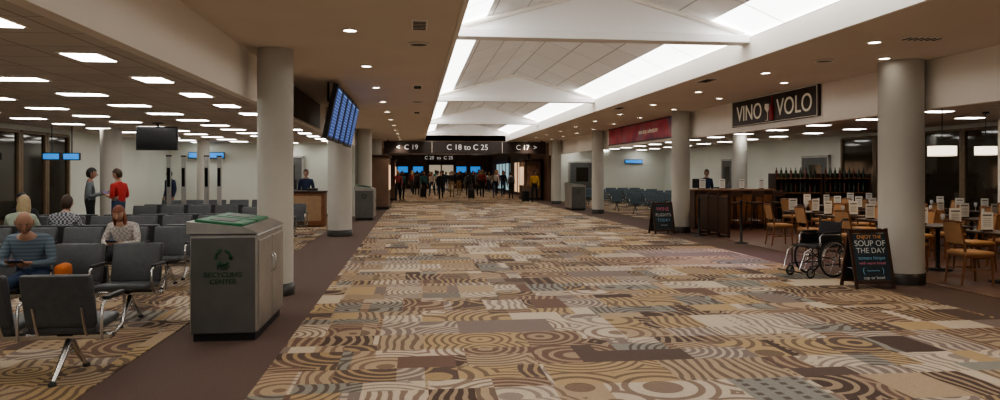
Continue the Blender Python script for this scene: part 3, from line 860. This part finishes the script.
WHT = C('white', (.55, .53, .5)); YEL = C('yellow', (.6, .36, .04)); NVY = C('navy', (.02, .03, .07)); ORG = C('orange', (.55, .16, .04))
PACKM = C('pack', (.03, .03, .04)); TEA = C('teal', (.05, .18, .2))
def sling(b, J):
    b.box(V((-.31, .06, .60)), (.13, .24, .18), ORG, bevel=.05, seg=3, smooth=True)
me = figure_mesh('seated_man', 'sit_read', STR, DEN, SKIN2, None, 'beard', bulk=1.15, look=(-.5, .3), extra=sling)
place(me, 'seated_man', (-3.98, 8.06, 0.0), pi+.12)
me = figure_mesh('seated_woman', 'sit_read', PLD2, BLK, SKIN1, 'red', 'long', look=(-.35, .1))
place(me, 'seated_woman', (-4.0, 10.55, 0), pi-.05, .95)
me = figure_mesh('seated_man', 'sit', PLD, DEN, SKIN1, 'brown', look=(-.1, .1))
place(me, 'seated_man', (-5.36, 11.86, 0), 0)
me = figure_mesh('seated_woman', 'sit', C('pale_green', (.35, .4, .32)), DEN, SKIN1, 'blonde', 'long', look=(-.1, .1))
place(me, 'seated_woman', (-5.98, 11.86, 0), 0)
me = figure_mesh('seated_woman', 'sit', BLK, BLK, SKIN1, 'black', 'long', look=(0, .1))
place(me, 'seated_woman', (-6.8, 13.44, 0), pi)
me = figure_mesh('standing_man', 'hold', RED, DEN, SKIN1, 'brown', look=(-.3, 0), sleeve=False)
place(me, 'standing_man', (-6.2, 16.0, .008), pi/2-.3, .99)
me = figure_mesh('standing_man', 'hold', GRY, BLK, SKIN2, 'black', look=(-.1, 0))
place(me, 'standing_man', (-6.85, 16.2, .008), -pi/2+.4, 1.0)
me_ag = figure_mesh('standing_person', 'stand', NVY, BLK, SKIN2, 'brown')
place(me_ag, 'standing_person', (-3.4, 23.2, .008), pi)
place(me_ag, 'standing_person', (-7.75, 24.0, .008), pi-.6, .98)
place(me_ag, 'standing_person', (9.8, 23.4, .008), pi)
def pack(b, J): b.box((0, -.2, 1.2), (.3, .17, .45), PACKM, bevel=.05, seg=3, smooth=True)
crowd = [figure_mesh('walking_person', 'walk', BLK, BLK, SKIN1, 'black', extra=pack),
         figure_mesh('walking_person', 'walk', NVY, DEN, SKIN1, 'brown'),
         figure_mesh('walking_person', 'walk', C('maroon', (.2, .03, .03)), BLK, SKIN1, 'blonde', 'long'),
         figure_mesh('walking_person', 'stand', GRY, BLK, SKIN2, 'black', extra=pack),
         figure_mesh('walking_person', 'stand', BLK, KHK, SKIN1, 'grey'),
         figure_mesh('walking_person', 'walk', WHT, DEN, SKIN1, 'brown'),
         figure_mesh('walking_person', 'stand', TEA, BLK, SKIN1, 'black', 'long')]
yw = figure_mesh('walking_person', 'walk', YEL, BLK, SKIN2, 'black', extra=pack)
place(yw, 'walking_person', (6.45, 38.6, .008), pi-.3)
pos = [(57, 412), (50, 417), (45, 424), (60, 430), (54, 438), (62, 446), (47, 452), (58, 461), (50, 468), (61, 475), (46, 482), (57, 489), (48, 503), (64, 496), (66, 455), (44, 511), (63, 436),
       (52, 413), (48, 432), (56, 443), (51, 459), (55, 473), (49, 479), (60, 485), (53, 497), (57, 504), (62, 422), (65, 466), (43, 441), (66, 480), (42, 402), (40, 398), (46, 495), (64, 470), (59, 450)]
for i, (d, u) in enumerate(pos):
    t = (u-500)/720
    place(crowd[(i*3) % 7], 'walking_person', (d*(.1172+t*.9931), d*(.9931-t*.1172), .008), random.choice((0, pi, pi-.4, .3, pi+.5)), random.uniform(.94, 1.05))

def suitcase():
    b = MB(); b.box((0, 0, .33), (.38, .24, .54), BLACK, bevel=.03, seg=3, smooth=True)
    for s in (-1, 1): b.tube([(s*.1, .1, .6), (s*.1, .1, .98)], .008, CHROME, 6); b.ring((s*.14, .09, .035), .024, .01, (1, 0, 0), RUBBER, 12, 6)
    for s in (-1, 1): b.ring((s*.14, -.09, .035), .024, .01, (1, 0, 0), RUBBER, 12, 6)
    b.tube([(-.11, .1, .98), (.11, .1, .98)], .013, BLACK, 8)
    return b.data('suitcase')
SC = suitcase()
for (x, y) in ((6.0, 38.9), (.5, 46.2), (3.4, 43.8)): place(SC, 'suitcase', (x, y, .008), .3)

# ------------------------------------------------------------------ far concourse
def storefront(name, x, y0, y1, side, em):
    b = MB(); s = side; yc = (y0+y1)/2; w = y1-y0
    b.box((x+s*.03, yc, 1.25), (.06, w, 2.2), em)
    for k in range(5): b.box((x+s*.07, y0+k*w/4, 1.25), (.08, .1, 2.4), WOODD)
    b.box((x+s*.08, yc, 2.6), (.14, w+.3, .5), SIGNB); b.box((x+s*.07, yc, .1), (.1, w, .18), WOODD)
    b.obj(name)
S1 = emat('shop_glow_warm', (.9, .62, .4), .5); S2 = emat('shop_glow_cool', (.4, .6, .65), .45)
storefront('storefront', XL+.005, 46, 52, 1, S1); storefront('storefront', XL+.005, 55, 62, 1, S2)
storefront('storefront', XR-.005, 47, 54, -1, S1); storefront('storefront', XR-.005, 57, 66, -1, S2)
b = MB()
for k, xx in enumerate((-1.2, .3, 4.6, 6.0)):
    b.box((xx, YE-.04, 1.9), (1.1, .08, .7), BLACK); b.box((xx, YE-.09, 1.9), (1.0, .02, .6), CYAN)
b.obj('wall_screens')
b = MB(); b.box((2.6, YE-.05, 1.2), (2.4, .08, 2.4), mat('corridor_opening_light', (.6, .55, .45), .8, emis=(.6, .5, .38), es=.35)); b.box((2.6, YE-.08, 2.5), (2.8, .12, .3), SIGNB)
for k in (-1.3, 0, 1.3): b.box((2.6+k, YE-.1, 1.2), (.12, .08, 2.4), WOODD)
b.obj('door_6')
POST = mat('kiosk_poster', (.35, .2, .12), .5, var=.6, vs=3)
def kiosk():
    b = MB(); b.box((0, 0, 1.15), (1.0, 2.2, 2.3), BROWNW, bevel=.03); b.box((0, 0, 2.35), (1.1, 2.3, .1), WOODD, bevel=.02)
    b.box((-.51, 0, 1.4), (.03, 1.6, 1.1), S1); b.box((0, -1.11, 1.4), (.7, .03, 1.2), POST)
    b.box((0, 0, .06), (1.04, 2.24, .12), BLACK)
    return b.data('information_kiosk')
K = kiosk(); place(K, 'information_kiosk', (6.9, 43.0, .008)); place(K, 'information_kiosk', (-1.65, 43.2, 0.008), pi); place(K, 'information_kiosk', (-1.65, 33.0, 0.008), pi)

# ------------------------------------------------------------------ world, camera, colour
w = bpy.data.worlds.new('world'); scene.world = w; w.use_nodes = True
bg = w.node_tree.nodes['Background']; bg.inputs[0].default_value = (.85, .80, .72, 1); bg.inputs[1].default_value = .4
cam = bpy.data.cameras.new('camera'); cam.lens = 25.92; cam.sensor_width = 36; cam.shift_y = -.028; cam.clip_end = 300
co = bpy.data.objects.new('camera', cam); COL.objects.link(co)
co.location = (0, 0, 1.65); co.rotation_euler = (pi/2, 0, -math.atan(85/720))
scene.camera = co
scene.view_settings.view_transform = 'AgX'
scene.view_settings.look = 'AgX - Medium High Contrast'
scene.view_settings.exposure = 0.55
